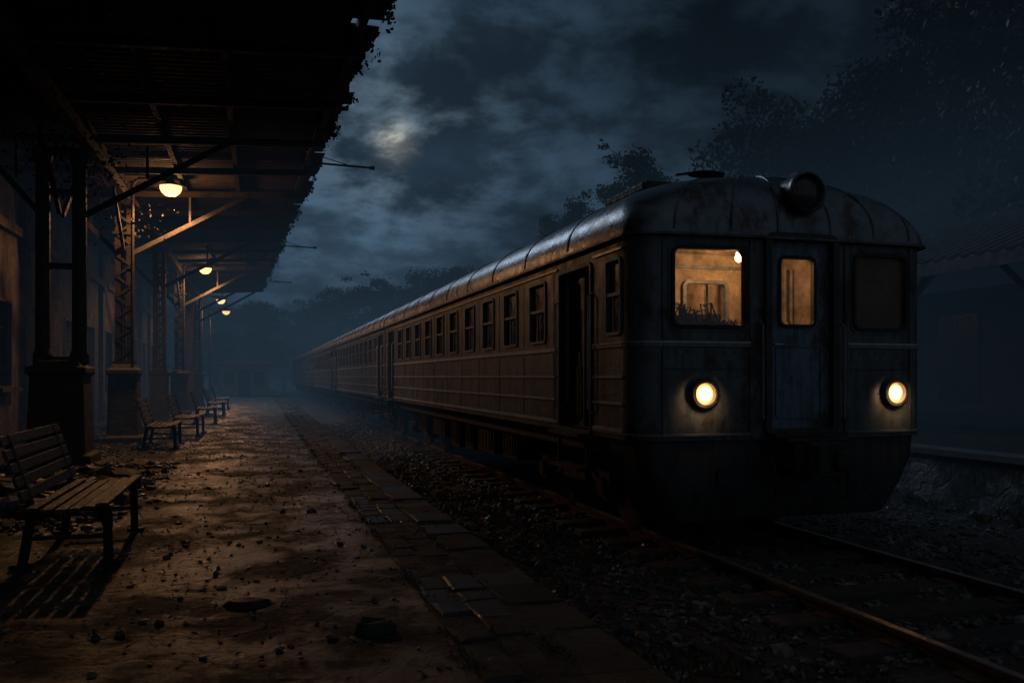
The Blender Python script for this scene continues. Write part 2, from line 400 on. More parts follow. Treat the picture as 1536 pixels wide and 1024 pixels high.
def blades(name,spots,mat,hr,**props):
    b=MB()
    for (x,y,z,n) in spots:
        for _ in range(n):
            a=random.uniform(0,6.28); h=random.uniform(*hr); l=random.uniform(.2,.8)*h; w=random.uniform(.002,.005)
            ox,oy=random.gauss(0,.035),random.gauss(0,.035); dx,dy=math.cos(a),math.sin(a); i=len(b.v)
            b.v+=[(x+ox-dy*w,y+oy+dx*w,z),(x+ox+dy*w,y+oy-dx*w,z),(x+ox+dx*l*.4,y+oy+dy*l*.4,z+h*.7),(x+ox+dx*l,y+oy+dy*l,z+h*.9)]
            b.f+=[(i,i+1,i+2),(i+2,i+1,i+3)]
    return b.obj(name,mat,recalc=False,**props)
sp=[]
for _ in range(420):
    y=random.uniform(2,30); sp.append((1.9+abs(random.gauss(0,.12)),y,-.16,random.randint(8,18)))
for _ in range(200): sp.append((random.uniform(2,3.3),random.uniform(2,18),-.14,random.randint(6,14)))
for _ in range(260): sp.append((random.gauss(-3.9,.35),random.uniform(6,40),.145,random.randint(8,18)))
for _ in range(300): sp.append((random.uniform(8.2,9.2),random.uniform(3,30),-.2,random.randint(8,18)))
blades('grass_tufts',sp,mGrass,(.04,.14),kind='stuff',label='sparse grass tufts between stones and paving',category='grass')
sp=[]
for _ in range(800):
    y=random.uniform(2.5,34)
    if noise.noise(Vector((y*1.3,0,8)))<-.1: continue
    sp.append((random.choice((1.0,1.0,1.225,1.46))+random.gauss(0,.015),y,.14,random.randint(5,11)))
blades('joint_moss',sp,mGrass,(.012,.05),kind='stuff',label='low weeds growing in the paving joints',category='weeds')
for (x,y,sx,sy,sz,nm,lb) in ((.62,4.75,.13,.07,.07,'broken_brick','dark broken brick lying on wet platform'),(-.05,5.55,.16,.1,.03,'stone_slab','flat broken slab piece on the platform')):
    b=MB(); loops=[]
    for k,zz in enumerate((0,.5,1)):
        loops.append([((math.cos(a)*sx*(1-.25*zz)*random.uniform(.8,1.1)),(math.sin(a)*sy*(1-.25*zz)*random.uniform(.8,1.1)),zz*sz*random.uniform(.8,1.2)) for a in [2*pi*i/9 for i in range(9)]])
    b.loft(loops,True,True,True); b.obj(nm,mDark,loc=(x,y,.15),label=lb,category='rubble',bevel=.004)

# ------------------------------------------------------------------ rails and sleepers
def rail(x):
    e=thing('rail',(x,0,0),'rusty steel rail with worn top on wooden sleepers','rail','rails of the track')
    prof=[(-.065,-.145),(.065,-.145),(.065,-.135),(.012,-.118),(.010,-.045),(.034,-.035),(.034,-.004),(-.034,-.004),(-.034,-.035),(-.010,-.045),(-.012,-.118),(-.065,-.135)]
    b=MB(); b.loft([[(p[0],-4,p[1]) for p in prof],[(p[0],100,p[1]) for p in prof]],True,True,True)
    b.obj('rail_web',mRust,e)
    b=MB(); b.box((0,48,-.001),(.058,104,.006)); b.obj('rail_head',mRailTop,e)
    return e
rail(3.79); rail(5.29)
sl=MB(); sl.box((0,0,-.02),(2.5,.24,.14)); slo=sl.obj('sleeper',mSleeper,bevel=.012,label='weathered dark timber railway sleeper in ballast',category='sleeper',group='sleepers under the rails')
for sx in (-.75,.75):
    sl2=MB(); sl2.box((sx,0,.056),(.3,.16,.012)); tp=sl2.obj('tie_plate',mRust,slo)
slo.location=(4.54,-.4,-.125)
for i in range(1,58):
    copy_tree(slo,loc=(4.54+random.gauss(0,.03),-.4+i*.6+random.gauss(0,.02),-.125+random.gauss(0,.006)),rotz=random.gauss(0,.015))

# ------------------------------------------------------------------ train
W=1.5; EX=.87; ZE=2.80; RH=.63
def footprint(w,y0,y1,r,bow,nf=14,na=6):
    p=[(-w,y1)]
    for k in range(na+1):
        a=pi+pi/2*k/na; p.append((-w+r+r*math.cos(a),y0+r+r*math.sin(a)))
    for k in range(1,nf): p.append((-w+r+(2*w-2*r)*k/nf,y0))
    for k in range(na+1):
        a=1.5*pi+pi/2*k/na; p.append((w-r+r*math.cos(a),y0+r+r*math.sin(a)))
    p.append((w,y1))
    return [(x,y+(bow*(x/w)**2 if abs(y-y1)>1e-6 else 0)) for x,y in p]
def zl(fp,z): return [(x,y,z) for x,y in fp]
def ribbon2(b,path,z0,z1,t):
    n=len(path); L_=[]
    for i,(x,y) in enumerate(path):
        a=Vector(path[max(i-1,0)]); c=Vector(path[min(i+1,n-1)]); d=(c-a).normalized(); o=Vector((d.y,-d.x))
        ctr=Vector((0,1.5))
        if i==0 or i==n-1: ctr=Vector((0,y))
        if o.dot(Vector((x,y))-ctr)<0: o=-o
        L_.append([(x-o.x*.006,y-o.y*.006,z0),(x+o.x*t,y+o.y*t,z0+.004),(x+o.x*t,y+o.y*t,z1-.004),(x-o.x*.006,y-o.y*.006,z1)])
    b.loft(L_,True,True,True)
def side(u,d,z): return (-W+d,u,z)
def make_roof(e,L,front,D):
    b=MB(); loops=[]; K=18
    r0=.22 if front else .06
    for k in range(K+1):
        ph=pi/2*k/K*.985; c=math.cos(ph)**EX; s=math.sin(ph)**EX
        w=(W+.03)*c; r=min(r0+(.5*math.sin(ph) if front else .05),.95*w)
        loops.append(zl(footprint(w,-.03+D*(1-c),L,r,.05*c if front else 0),ZE+RH*s))
    b.loft([zl(footprint(W+.03,-.03,L,r0,.05 if front else 0),ZE-.04)]+loops,True,False,True)
    return b.obj('roof',mRoof,e,smooth=True,sharp=50)
mFrame=M('window_frame_paint',(.13,.135,.13),(.26,.26,.25),9,(.4,.7),.2,.2,30)
wb=MB(); wb.ring(0,0,.53,.63,.03,.028,-.018,.04,3); wb.box((0,0,.02),(.53,.02,.03)); wb.box((0,.0,-.16),(.022,.02,.31))
wb.map(lambda u,d,z:(d,u,z))
wg=MB(); wg.plate(0,0,.60,.70,.01,.028,.036,1); wg.map(lambda u,d,z:(d,u,z))
WF=None;WG=None
def side_window(e,yc,zc=2.255,sc=1):
    global WF,WG
    if WF is None:
        WF=wb.obj('window',mFrame,e); WG=wg.obj('glass',mWin,WF); o=WF
    else:
        o=WF.copy(); COL.objects.link(o); o.parent=e
        c=WG.copy(); COL.objects.link(c); c.parent=o
    o.location=(-W,yc,zc); o.scale=(1,sc,1)
    return o
def side_door(e,a,b_):
    w=b_-a; c=(a+b_)/2
    d=MB(); d.ring(c,1.82,w-.02,1.56,.03,.035,-.02,.06,3); d.map(side); fr=d.obj('door_frame',mDoorDark,e)
    lw=w*.5; cx=b_-lw/2
    d=MB(); d.wall([cx-lw/2,cx+lw/2],[1.05,2.6],[(cx-lw/2+.09,cx+lw/2-.09,1.8,2.48)],side,.10,.13)
    d.box(side(cx,.095,1.4),(.012,lw-.14,.5))
    lf=d.obj('door',mBody,e)
    d=MB(); d.box(side(cx,.115,2.14),(.006,lw-.17,.69)); d.obj('glass',mWin,lf)
    cx=a+w*.16; lw=w*.30
    d=MB(); d.wall([cx-lw/2,cx+lw/2],[1.05,2.6],[(cx-lw/2+.05,cx+lw/2-.05,1.8,2.48)],side,.14,.17)
    lf=d.obj('door',mDoorDark,e); d=MB(); d.box(side(cx,.155,2.14),(.006,lw-.09,.69)); d.obj('glass',mWin,lf)
    for yy in (a-.03,b_-.0):
        d=MB(); d.tube([side(yy,.0,1.2),side(yy,-.05,1.24),side(yy,-.05,2.3),side(yy,.0,2.34)],.012,8)
        d.obj('handrail',mTrim,e,smooth=True)
    d=MB(); d.box(side(c,-.06,.99),(.16,w,.03)); d.box(side(c,-.04,.66),(.2,w*.9,.03)); d.box(side(a+.04,-.02,.825),(.04,.03,.31)); d.box(side(b_-.04,-.02,.825),(.04,.03,.31)); d.obj('step',mDark,e)
def wheelset(bg,y):
    w=MB()
    for sx in (-1,1):
        pr=[(.05,-.07),(.42,-.07),(.45,-.06),(.45,-.03),(.42,-.02),(.41,.06),(.36,.07),(.33,.03),(.12,.02),(.1,.08),(.03,.08)]
        w.lathe((sx*.75,y,.44),[(r,h*(-sx)) for r,h in pr],'X',28)
    w.cyl((-.75,y,.44),(.75,y,.44),.08)
    w.obj('wheel',mRust,bg,smooth=True)
def bogie(e,yc):
    b=MB()
    for sx in (-1,1):
        x=sx*1.02
        b.box((x,yc,.62),(.1,2.3,.14)); b.box((x,yc,.48),(.12,.7,.16))
        for s in (-1,1):
            b.box((x,yc+s*.95,.43),(.16,.26,.28)); b.cyl((x,yc+s*.95,.42),(x+.14*sx,yc+s*.95,.42),.09)
            for q in (-.18,.18): b.cyl((x,yc+s*.95+q,.5),(x,yc+s*.95+q,.72),.05)
            b.bar((x,yc+s*.4,.55),(x,yc+s*.75,.35),.05,.06)
        for q in (-.2,0,.2): b.tube([(x+.05*math.cos(t),yc+q+.05*math.sin(t),.5+.02*t) for t in [k*.7 for k in range(17)]],.014,5)
    b.box((0,yc,.62),(2.0,.5,.16)); b.box((0,yc-1.1,.6),(2.0,.08,.1)); b.box((0,yc+1.1,.6),(2.0,.08,.1))
    o=b.obj('bogie',mDark,e,smooth=True,sharp=30)
    wheelset(o,yc-.95); wheelset(o,yc+.95); return o
def underframe(e,L):
    b=MB(); b.box((0,L/2,.93),(2.7,L-.3,.09)); b.box((-1.32,L/2,.9),(.08,L-.5,.16)); b.box((1.32,L/2,.9),(.08,L-.5,.16))
    y=.4
    while y<L: b.box((0,y,.85),(2.6,.06,.12)); y+=.7
    b.tube([(-1.22,.8,.78),(-1.22,L-.8,.78)],.025,6); b.tube([(-1.1,.8,.7),(-1.1,L-.8,.7)],.02,6)
    b.obj('underframe',mDark,e)
    rnd=random.Random(3); y=4.2
    while y<L-4:
        l=rnd.uniform(.5,1.2); h=rnd.uniform(.3,.5); q=MB(); q.box((-1.05,y+l/2,.86-h/2),(.45,l,h)); q.box((-1.285,y+l/2,.86-h/2),(.02,l*.8,h*.7))
        for k in range(4): q.box((-1.3,y+l*.2+l*.2*k,.86-h/2),(.015,.03,h*.6))
        q.cyl((-1.1,y+l-.02,.6),(-1.1,y+l+.28,.6),.11)
        q.obj('equipment_box',mDark,e,bevel=.01); y+=l+rnd.uniform(.3,.8)
def trims(e,L,doors,front):
    segs=[];y=(.28 if front else .04)
    for (a,c) in doors: segs.append((y,a-.06)); y=c+.06
    segs.append((y,L-.04))
    for z,h in ((2.665,.022),(1.545,.022),(1.31,.022),(1.075,.03),(1.83,.04)):
        for i,(a,c) in enumerate(segs):
            if z==1.83 and i==0 and front: continue
            if c-a>.05:
                b=MB(); b.box((-W-.006,(a+c)/2,z),(.024,c-a,h)); b.obj('trim_strip',mTrim,e)
    b=MB()
    y=1.52 if not front else 2.09
    while y<L-1.2:
        b.box((-W-.0015,y,1.43),(.006,.014,.70)); b.box((-W-.0015,y,2.25),(.006,.014,.74)); y+=1.08
    b.obj('panel_seam',mBody,e,kind='stuff')
    b=MB()
    for yy in np.arange(1.6 if front else .5,L,1.45):
        Lp=[]
        for k in range(-15,16):
            ph=pi/2*(1-abs(k)/15*.995); c=math.cos(ph)**EX if ph<pi/2 else 0; s=math.sin(ph)**EX
            x=(W+.03)*c*(1 if k>0 else -1); z=ZE+RH*s
            n=Vector((x/1.5,0,(z-ZE)/RH*1.2+.05)).normalized()
            Lp.append([(x-n.x*.01,yy-.03,z-n.z*.01),(x+n.x*.012,yy-.025,z+n.z*.012),(x+n.x*.012,yy+.025,z+n.z*.012),(x-n.x*.01,yy+.03,z-n.z*.01)])
        b.loft(Lp,True)
    b.obj('roof_seam',mRoof,e,smooth=True,kind='stuff')
    for j,yy in enumerate(np.arange(3.2,L-1,2.3)):
        v=MB(); zt=ZE+RH
        v.box((-.25,yy,zt+.02),(.34,.6,.1)); v.box((-.25,yy,zt+.09),(.44,.72,.03))
        v.obj('roof_vent',mDark,e,bevel=.008)

def car(loc,L,front,label):
    e=thing('train_carriage',loc,label,'train car','carriages of the standing train')
    r=.22 if front else .06; bow=.05 if front else 0
    if front:
        doors=[(1.01,1.89),(13.35,14.1)]; wins=[2.63+1.08*k for k in range(10)]
    else:
        doors=[(.35,1.1),(13.35,14.1)]; wins=[1.72+1.08*k for k in range(11)]
    holes=[(a,c,1.04,2.61) for a,c in doors]+[(w-.275,w+.275,1.93,2.58) for w in wins]
    if front: holes.append((.47-.155,.47+.155,1.93,2.58))
    b=MB(); zs=[1.0,1.4,1.83,2.2,2.5,ZE]
    us=list(np.linspace(r+bow,L,16))
    b.wall(us,zs,holes,side)
    b.wall(us,zs,[],lambda u,d,z:(W-d,u,z))
    b.wall([-W+.06,W-.06],[1.0,ZE],[],lambda u,d,z:(u,L-d,z))
    fh=[]
    if front: fh=[(-1.14,-.47,1.985,2.645),(.66,1.23,1.985,2.645),(-.24,.41,1.08,2.76)]
    us=list(np.linspace(-W+r,W-r,18))
    b.wall(us,zs,fh,lambda u,d,z:(u,bow*(u/W)**2+d,z))
    for sgn in (-1,1):
        fpn=footprint(W,0,L,r,bow); fpi=footprint(W-.06,.06,L,max(r-.06,.005),bow*(W-.06)**2/W**2)
        idx=range(1,8) if sgn<0 else range(len(fpn)-8,len(fpn)-1)
        o_=[fpn[i] for i in idx]; i_=[fpi[i] for i in idx]
        b.loft([[(x,y,z) for x,y in o_] for z in zs],False)
        b.loft([[(x,y,z) for x,y in i_] for z in (1.0,ZE)],False)
    b.box((0,L/2,1.03),(2*W-.13,L-.2,.05))
    me_o=b.obj('body',mBody,e,smooth=True,sharp=25)
    bm=bmesh.new(); bm.from_mesh(me_o.data); bmesh.ops.remove_doubles(bm,verts=bm.verts,dist=.0008); bm.to_mesh(me_o.data); bm.free()
    for p in me_o.data.polygons: p.use_smooth=True
    me_o.data.set_sharp_from_angle(angle=math.radians(25))
    make_roof(e,L,front,.72 if front else .05)
    for w in wins: side_window(e,w)
    if front: side_window(e,.47,sc=.56)
    for (a,d) in doors: side_door(e,a,d)
    trims(e,L,doors,front); underframe(e,L)
    bogie(e,2.6); bogie(e,L-2.6)
    b=MB(); p=footprint(W+.03,-.03,L-.01,r,bow)
    ribbon2(b,p,ZE-.055,ZE-.025,.03)
    b.obj('gutter',mBody,e)
    return e
T0=6.65; L=14.5
car0=car((4.54,T0,0),L,True,'old rusted railcar with lit cab windows and round headlights')
e=car0
bowf=lambda x,y,z:(x,y+.05*(x/W)**2,z)
fp=footprint(W,0,L,.22,.05)
def resamp(x0,x1,n=8): return [(x0+(x1-x0)*k/n,.05*((x0+(x1-x0)*k/n)/W)**2) for k in range(n+1)]
left=[(-W,.95)]+[p for p in fp if p[0]<-1.25 and p[1]<.5]+resamp(-1.2,-.42,6)
right=resamp(.58,1.2,6)+[p for p in fp if p[0]>1.25 and p[1]<.5]+[(W,.95)]
for pth in (left,right):
    b=MB(); ribbon2(b,pth,1.800,1.856,.014); b.obj('belt_strip',mFrame,e)
    b=MB(); ribbon2(b,pth,1.832,1.852,.018); b.obj('trim_strip',mTrim,e)
    b=MB(); ribbon2(b,pth,1.035,1.06,.016); b.obj('lower_moulding',mFrame,e)
for (x0,x1,g_,lb) in ((-1.14,-.47,mGlass,None),(.66,1.23,mGlassDirty,'unlit filthy windscreen')):
    cx=(x0+x1)/2; b=MB(); b.ring(cx,2.315,x1-x0-.01,.65,.06,.03,-.02,.05,6); b.map(bowf); o=b.obj('windscreen',mGasket,e,smooth=True)
    if lb: o['label']=lb
    b=MB(); b.plate(cx,2.315,x1-x0+.01,.67,.06,.02,.026,6); b.map(bowf); b.obj('glass',g_,o)
    b=MB(); b.ring(cx,2.315,x1-x0+.075,.74,.08,.012,-.008,.01,6); b.map(bowf); b.obj('window_moulding',mBody,o,smooth=True)
# centre door
b=MB(); b.ring(.085,1.92,.63,1.66,.03,.06,-.05,.05,4); b.map(bowf); b.obj('door_frame',mDoorDark,e,smooth=True)
cx=.085
dz=MB(); dz.wall([-.235,.405],[1.08,2.76],[(-.105,.245,2.0,2.60)],lambda u,d,z:(u,d,z),.03,.06)
door=dz.obj('door',mDoorBlue,e)
b=MB(); b.ring(.07,2.30,.33,.58,.04,.03,.015,.065,5); b.obj('window_frame',mGasket,door,smooth=True)
b=MB(); b.plate(.07,2.30,.36,.61,.04,.04,.045,5); b.obj('glass',mGlass,door)
b=MB(); b.ring(cx,1.5,.44,.62,.02,.012,.02,.035,2); b.obj('door_panel',mDoorBlue,door)
b=MB(); b.tube([(-.18,.03,1.84),(-.18,-.01,1.83),(-.1,-.01,1.83)],.009,6); b.obj('handle',mTrim,door)
for x in (-.33,.50):
    b=MB(); b.tube([(x,.0,1.15),(x,-.06,1.18),(x,-.06,2.0),(x,.0,2.03)],.012,8); b.obj('handrail',mFrame,e,smooth=True)
b=MB(); b.box((.085,-.08,1.04),(.72,.2,.03)); b.box((.085,-.12,.78),(.6,.16,.025)); b.bar((-.2,-.1,.78),(-.2,-.06,1.03),.025,.02); b.bar((.37,-.1,.78),(.37,-.06,1.03),.025,.02); b.obj('step',mDark,e)
for x,w_,z,h in ((-.40,.05,1.9,1.76),(.57,.05,1.9,1.76),(-1.24,.012,1.9,1.7),(1.28,.012,1.9,1.7),(-.82,.84,1.62,.01),(.93,.66,1.62,.01)):
    b=MB(); n=6
    b.loft([[(x-w_/2+w_*k/n,bowf(x-w_/2+w_*k/n,0,0)[1]+dy,z+sz*h/2) for dy,sz in ((-.014,-1),(-.014,1),(.01,1),(.01,-1))] for k in range(0,n+1)],True,True,True)
    b.obj('front_moulding',mBody,e)
b=MB()
for x in list(np.arange(-1.2,-.42,.09))+list(np.arange(.62,1.25,.09)):
    for z in (1.02,1.76,2.73): b.lathe((x,-.004+.05*(x/W)**2,z),[(.008,.006),(.008,0),(.005,-.005)],'Y',8)
b.obj('rivets',mBody,e,kind='stuff')
for x in (-.87,1.09):
    yo=.05*(x/W)**2
    b=MB(); prof=[(.135,.02),(.135,-.02),(.12,-.05),(.095,-.06),(.088,-.04),(.088,.0)]
    b.loft([[(x+r*math.cos(t),yo+h,1.40+r*math.sin(t)) for t in [2*pi*k/32 for k in range(32)]] for r,h in prof],True)
    o=b.obj('headlight',mBody,e,smooth=True)
    b=MB(); b.lathe((x,yo,1.40),[(.089,-.005),(.088,-.022),(.078,-.03),(.06,-.038)],'Y',28); b.obj('reflector',mHeadO,o,smooth=True)
    b=MB(); b.lathe((x,yo,1.40),[(.064,-.034),(.060,-.042),(.04,-.05),(.005,-.055)],'Y',28); b.obj('lens',mHead,o,smooth=True)
    l=bpy.data.lights.new('headlight_beam','SPOT'); l.energy=9; l.color=(1,.58,.28); l.shadow_soft_size=.07; l.spot_size=math.radians(130); l.spot_blend=.8
    lo=bpy.data.objects.new('headlight_beam',l); COL.objects.link(lo); lo.parent=e; lo.location=(x,yo-.10,1.40); lo.rotation_euler=(math.radians(72),0,0)
b=MB(); c=(.11,.0,3.17); prof=[(.15,.5),(.17,.1),(.175,-.02),(.185,-.04),(.185,-.08),(.165,-.09),(.15,-.07),(.145,.0)]
b.loft([[(c[0]+r*math.cos(t),c[1]+h,c[2]+r*math.sin(t)) for t in [2*pi*k/36 for k in range(36)]] for r,h in prof],True)
b.box((.11,.1,3.36),(.06,.12,.03))
o=b.obj('roof_headlamp',mRoof,e,smooth=True)
mLensOff,nt,bb=base('unlit_lens'); bb.inputs['Base Color'].default_value=(.05,.05,.05,1); bb.inputs['Roughness'].default_value=.12
wv=N(nt,'ShaderNodeTexWave',Scale=9); nt.links.new(coords(nt),wv.inputs['Vector']); bp=N(nt,'ShaderNodeBump',Strength=.3,Distance=.01); nt.links.new(wv.outputs['Fac'],bp.inputs['Height']); nt.links.new(bp.outputs[0],bb.inputs['Normal'])
b=MB(); b.lathe(c,[(.145,0),(.145,-.04),(.11,-.065),(.06,-.08),(.005,-.085)],'Y',32); b.obj('lens',mLensOff,o,smooth=True)
for x0 in (-1.15,-.62,-.16,.38,.85,1.25):
    b=MB(); pts=[]
    for k in range(13):
        ph=pi/2*k/12*.86; cc=math.cos(ph)**EX; s=math.sin(ph)**EX
        w=(W+.03)*cc; r=min(.22+.5*math.sin(ph),.95*w); f_=footprint(w,-.03+.72*(1-cc),L,r,.05*cc)
        x=x0*cc; best=min(range(1,len(f_)-2),key=lambda i:abs((f_[i][0]+f_[i+1][0])/2-x) )
        pa,pb=f_[best],f_[best+1]; tt=(x-pa[0])/(pb[0]-pa[0]+1e-9); tt=max(0,min(1,tt)); yv=pa[1]+(pb[1]-pa[1])*tt
        pts.append((x,yv-.003,ZE+RH*s+.002))
    b.tube(pts,.010,6); b.obj('roof_rib',mRoof,e,smooth=True)
b=MB(); b.box((-.55,1.5,3.40),(.8,.9,.08)); b.box((-.55,1.5,3.45),(.66,.76,.04)); b.obj('roof_hatch',mDark,e,bevel=.015)
b=MB(); b.cyl((-.1,1.35,3.33),(-.1,1.35,3.53),.03); b.cyl((.12,1.35,3.33),(.08,1.35,3.53),.02); b.loft([[(-.1+r*math.cos(t)*1.4,1.35+r*math.sin(t),z) for t in [2*pi*k/20 for k in range(20)]] for r,z in ((.14,3.52),(.15,3.53),(.10,3.55),(.02,3.565))],True,True,True); b.bar((-.28,1.35,3.53),(-.44,1.35,3.50),.05,.02)
b.v=[(x,y,z+.10) for x,y,z in b.v]
b.obj('roof_horn',mDark,e,smooth=True)
b=MB(); b.lathe((.2,.75,3.36),[(.1,0),(.1,.06),(.06,.1),(.01,.11)],'Z',16); b.obj('roof_vent',mDark,e,smooth=True)
b=MB(); lp=[]
for z,w,y0 in ((.995,1.43,.03),(.80,1.41,.03),(.55,1.29,.05),(.33,1.17,.09),(.29,1.15,.11)):
    lp.append(zl(footprint(w,y0,.75,.16,.05),z))
b.loft(lp,True,True,True); b.obj('apron',mDoorDark,e,smooth=True,sharp=30)
for x in (-.62,.60):
    b=MB(); b.plate(x,.68,.20,.17,.03,.005,.07,4); b.map(bowf); b.obj('apron_recess',mGasket,e)
b=MB(); b.box((.09,-.12,.84),(.5,.34,.26)); b.box((.09,-.33,.84),(.34,.12,.30)); b.box((-.02,-.42,.86),(.1,.14,.22)); b.box((.2,-.40,.84),(.12,.1,.16)); b.cyl((.09,-.3,.68),(.09,-.3,1.0),.035); b.box((.09,-.2,1.0),(.62,.12,.04))
b.obj('coupler',mDark,e,bevel=.015)
for x in (-.28,.46):
    b=MB(); b.tube([(x,.03,.9),(x,-.1,.86),(x+.02,-.14,.7),(x+.05,-.1,.52),(x+.03,-.06,.45)],.018,8); b.obj('brake_hose',mGasket,e,smooth=True)
# cab interior
b=MB()
b.wall([-1.42,1.42],[1.07,2.77],[(-.53,-.08,1.33,2.47)],lambda u,d,z:(u,1.005-.0+d*.5,z))
b.box((-.4,.56,2.755),(2.0,.86,.02)); b.box((.6,.55,1.9),(.03,.90,1.68)); b.box((-1.41,.47,1.9),(.012,.5,1.7))
b.box((-.62,1.75,2.0),(.03,1.4,1.6)); b.box((.12,1.75,2.0),(.03,1.4,1.6)); b.box((-.25,1.75,2.81),(.7,1.4,.02)); b.box((-.25,2.46,2.0),(.7,.03,1.6))
b.obj('cab_interior',mCream,e)
b=MB(); b.ring(-.305,1.9,.43,1.12,.04,.035,.975,1.03,4); b.ring(-.25,2.05,.42,.66,.03,.03,2.40,2.44,4); b.ring(-.27,2.1,.5,.86,.03,.03,1.5,1.54,4)
b.box((.95,.99,2.35),(.3,.02,.4)); b.box((.36,.99,2.35),(.05,.02,.8)); b.box((-.8,.99,2.2),(.25,.05,.35)); b.box((.2,.99,2.2),(.02,.03,.9)); b.box((-.66,.985,2.3),(.02,.02,.9)); b.box((-.3,.985,2.62),(1.3,.03,.03))
b.obj('cab_panel',mFrame,e)
b=MB(); b.box((-.8,.28,1.72),(1.1,.36,.42),Matrix.Rotation(.2,3,'X')); b.box((-.95,.2,1.98),(.24,.12,.1)); b.box((-.6,.2,1.97),(.16,.1,.08)); b.box((-.52,.7,1.95),(.3,.25,.35)); b.cyl((-.9,.45,1.9),(-.86,.42,2.22),.012)
rnd=random.Random(5)
for _ in range(26):
    x=rnd.uniform(-1.1,-.45); p=[(x,.2,1.92)]
    for k in range(6): p.append((p[-1][0]+rnd.uniform(-.09,.09),.2+rnd.uniform(-.06,.1),1.96+rnd.uniform(0,.24)*(1 if x<-.7 else .5)))
    b.tube(p,.007,5)
b.obj('control_desk',mDark,e)
b=MB(); b.tube([(.5,.8,2.6),(.5,.8,2.1),(.46,.7,2.05),(.46,.7,1.7)],.015,6); b.tube([(.45,.97,1.3),(.45,.97,2.25),(.40,.94,2.38),(.3,.9,2.42),(.25,.9,2.36),(.25,.9,2.1)],.014,8); b.tube([(.3,.95,1.3),(.3,.95,2.7)],.01,6); b.box((.4,.95,2.1),(.12,.05,.16)); b.obj('cab_pipes',mDark,e)
b=MB(); b.lathe((-.17,.6,2.67),[(.005,-.045),(.03,-.03),(.04,0),(.03,.03),(.02,.07)],'Z',14); b.obj('cab_lamp',mCabBulb,e,smooth=True)
# coaches
c1=car((4.54,T0+L+.32,0),L,False,'old grey railway coach with dark windows on the track')
for k in range(2,5): copy_tree(c1,loc=(4.54,T0+(L+.32)*k,0))
b2=MB(); b2.box((0,0,1.9),(1.3,.34,1.7))
for q in (-.1,0,.1): b2.box((0,q,1.9),(1.4,.03,1.8))
gw=b2.obj('gangway_bellows',mGasket,car0); gw.location=(0,L+.16,0)

# ------------------------------------------------------------------ canopy
def edgeX(y): return 1.51-.0356*(y-10)
def roofz(x): return 5.62+.30*(x+4.7)/6.2
can=thing('platform_canopy',(0,0,.145),'rusty corrugated platform canopy on steel posts along the platform','canopy')
Y0,Y1=-3,43.7
b=MB(); cols=[-4.9,-3,-1.2,.4]; step=.045; ny=int((Y1-Y0)/step)
for j in range(ny+1):
    y=Y0+j*step; ph=math.sin(2*pi*y/.18)*.024
    sheet=int(y/.9); rnd=random.Random(sheet); off=rnd.uniform(-.10,.10)
    jag=.05*noise.noise(Vector((y*3.1,0,0)))+.04*noise.noise(Vector((y*11,1,0)))
    ex=edgeX(y)+off*.8+jag; droop=-.06*max(0,noise.noise(Vector((y*1.7,4,0))))
    for x in cols+[ex-.35,ex]:
        b.v.append((x,y,roofz(x)+ph-.145+(droop if x==ex else 0)+rnd.uniform(-.006,.006)))
nc=len(cols)+2
for j in range(ny):
    for i in range(nc-1):
        a=j*nc+i; yy=Y0+j*step
        if i==nc-2 and noise.noise(Vector((yy*2.3,7,0)))>.42: continue
        b.f.append((a,a+1,a+nc+1,a+nc))
o=b.obj('roof_sheet',mCorr,can,smooth=True,sharp=180,recalc=False); m=o.modifiers.new('s','SOLIDIFY'); m.thickness=.008
for x in (-3.9,-2.65,-1.5,-.4):
    b=MB(); b.box((x,(Y0+Y1)/2,roofz(x)-.145-.10),(.09,Y1-Y0,.12)); b.obj('purlin',mBeam,can)
b=MB(); b.bar((edgeX(Y0)-.28,Y0,roofz(1.2)-.24),(edgeX(Y1)-.28,Y1,roofz(.1)-.24),.09,.13); b.obj('purlin',mBeam,can)
y=Y0+.6
while y<Y1:
    xe=edgeX(y)-.12; b=MB(); b.bar((-4.7,y,roofz(-4.7)-.145-.22),(xe,y,roofz(xe)-.145-.20),.09,.12)
    b.obj('rafter',mBeam,can); y+=2.28
b=MB(); b.bar((-2.65,Y0,roofz(-2.65)-.145-.36),(-2.65,Y1,roofz(-2.65)-.145-.36),.16,.2); b.obj('main_beam',mBeam,can)
b=MB(); b.bar((-4.8,Y1-.02,roofz(-4.8)-.2),(edgeX(Y1),Y1-.02,roofz(edgeX(Y1))-.2),.03,.3); b.obj('fascia',mBeam,can)
for yy in (17.6,29.,40.):
    b=MB(); z=roofz(1.3)-.145-.12; x=edgeX(yy)
    b.tube([(x-.4,yy,z),(x+1.0,yy,z-.03)],.022,6); b.box((x+1.0,yy,z-.03),(.1,.06,.06)); b.tube([(x-.1,yy,z+.15),(x+.5,yy,z)],.01,5); b.obj('bracket_rod',mDark,can)
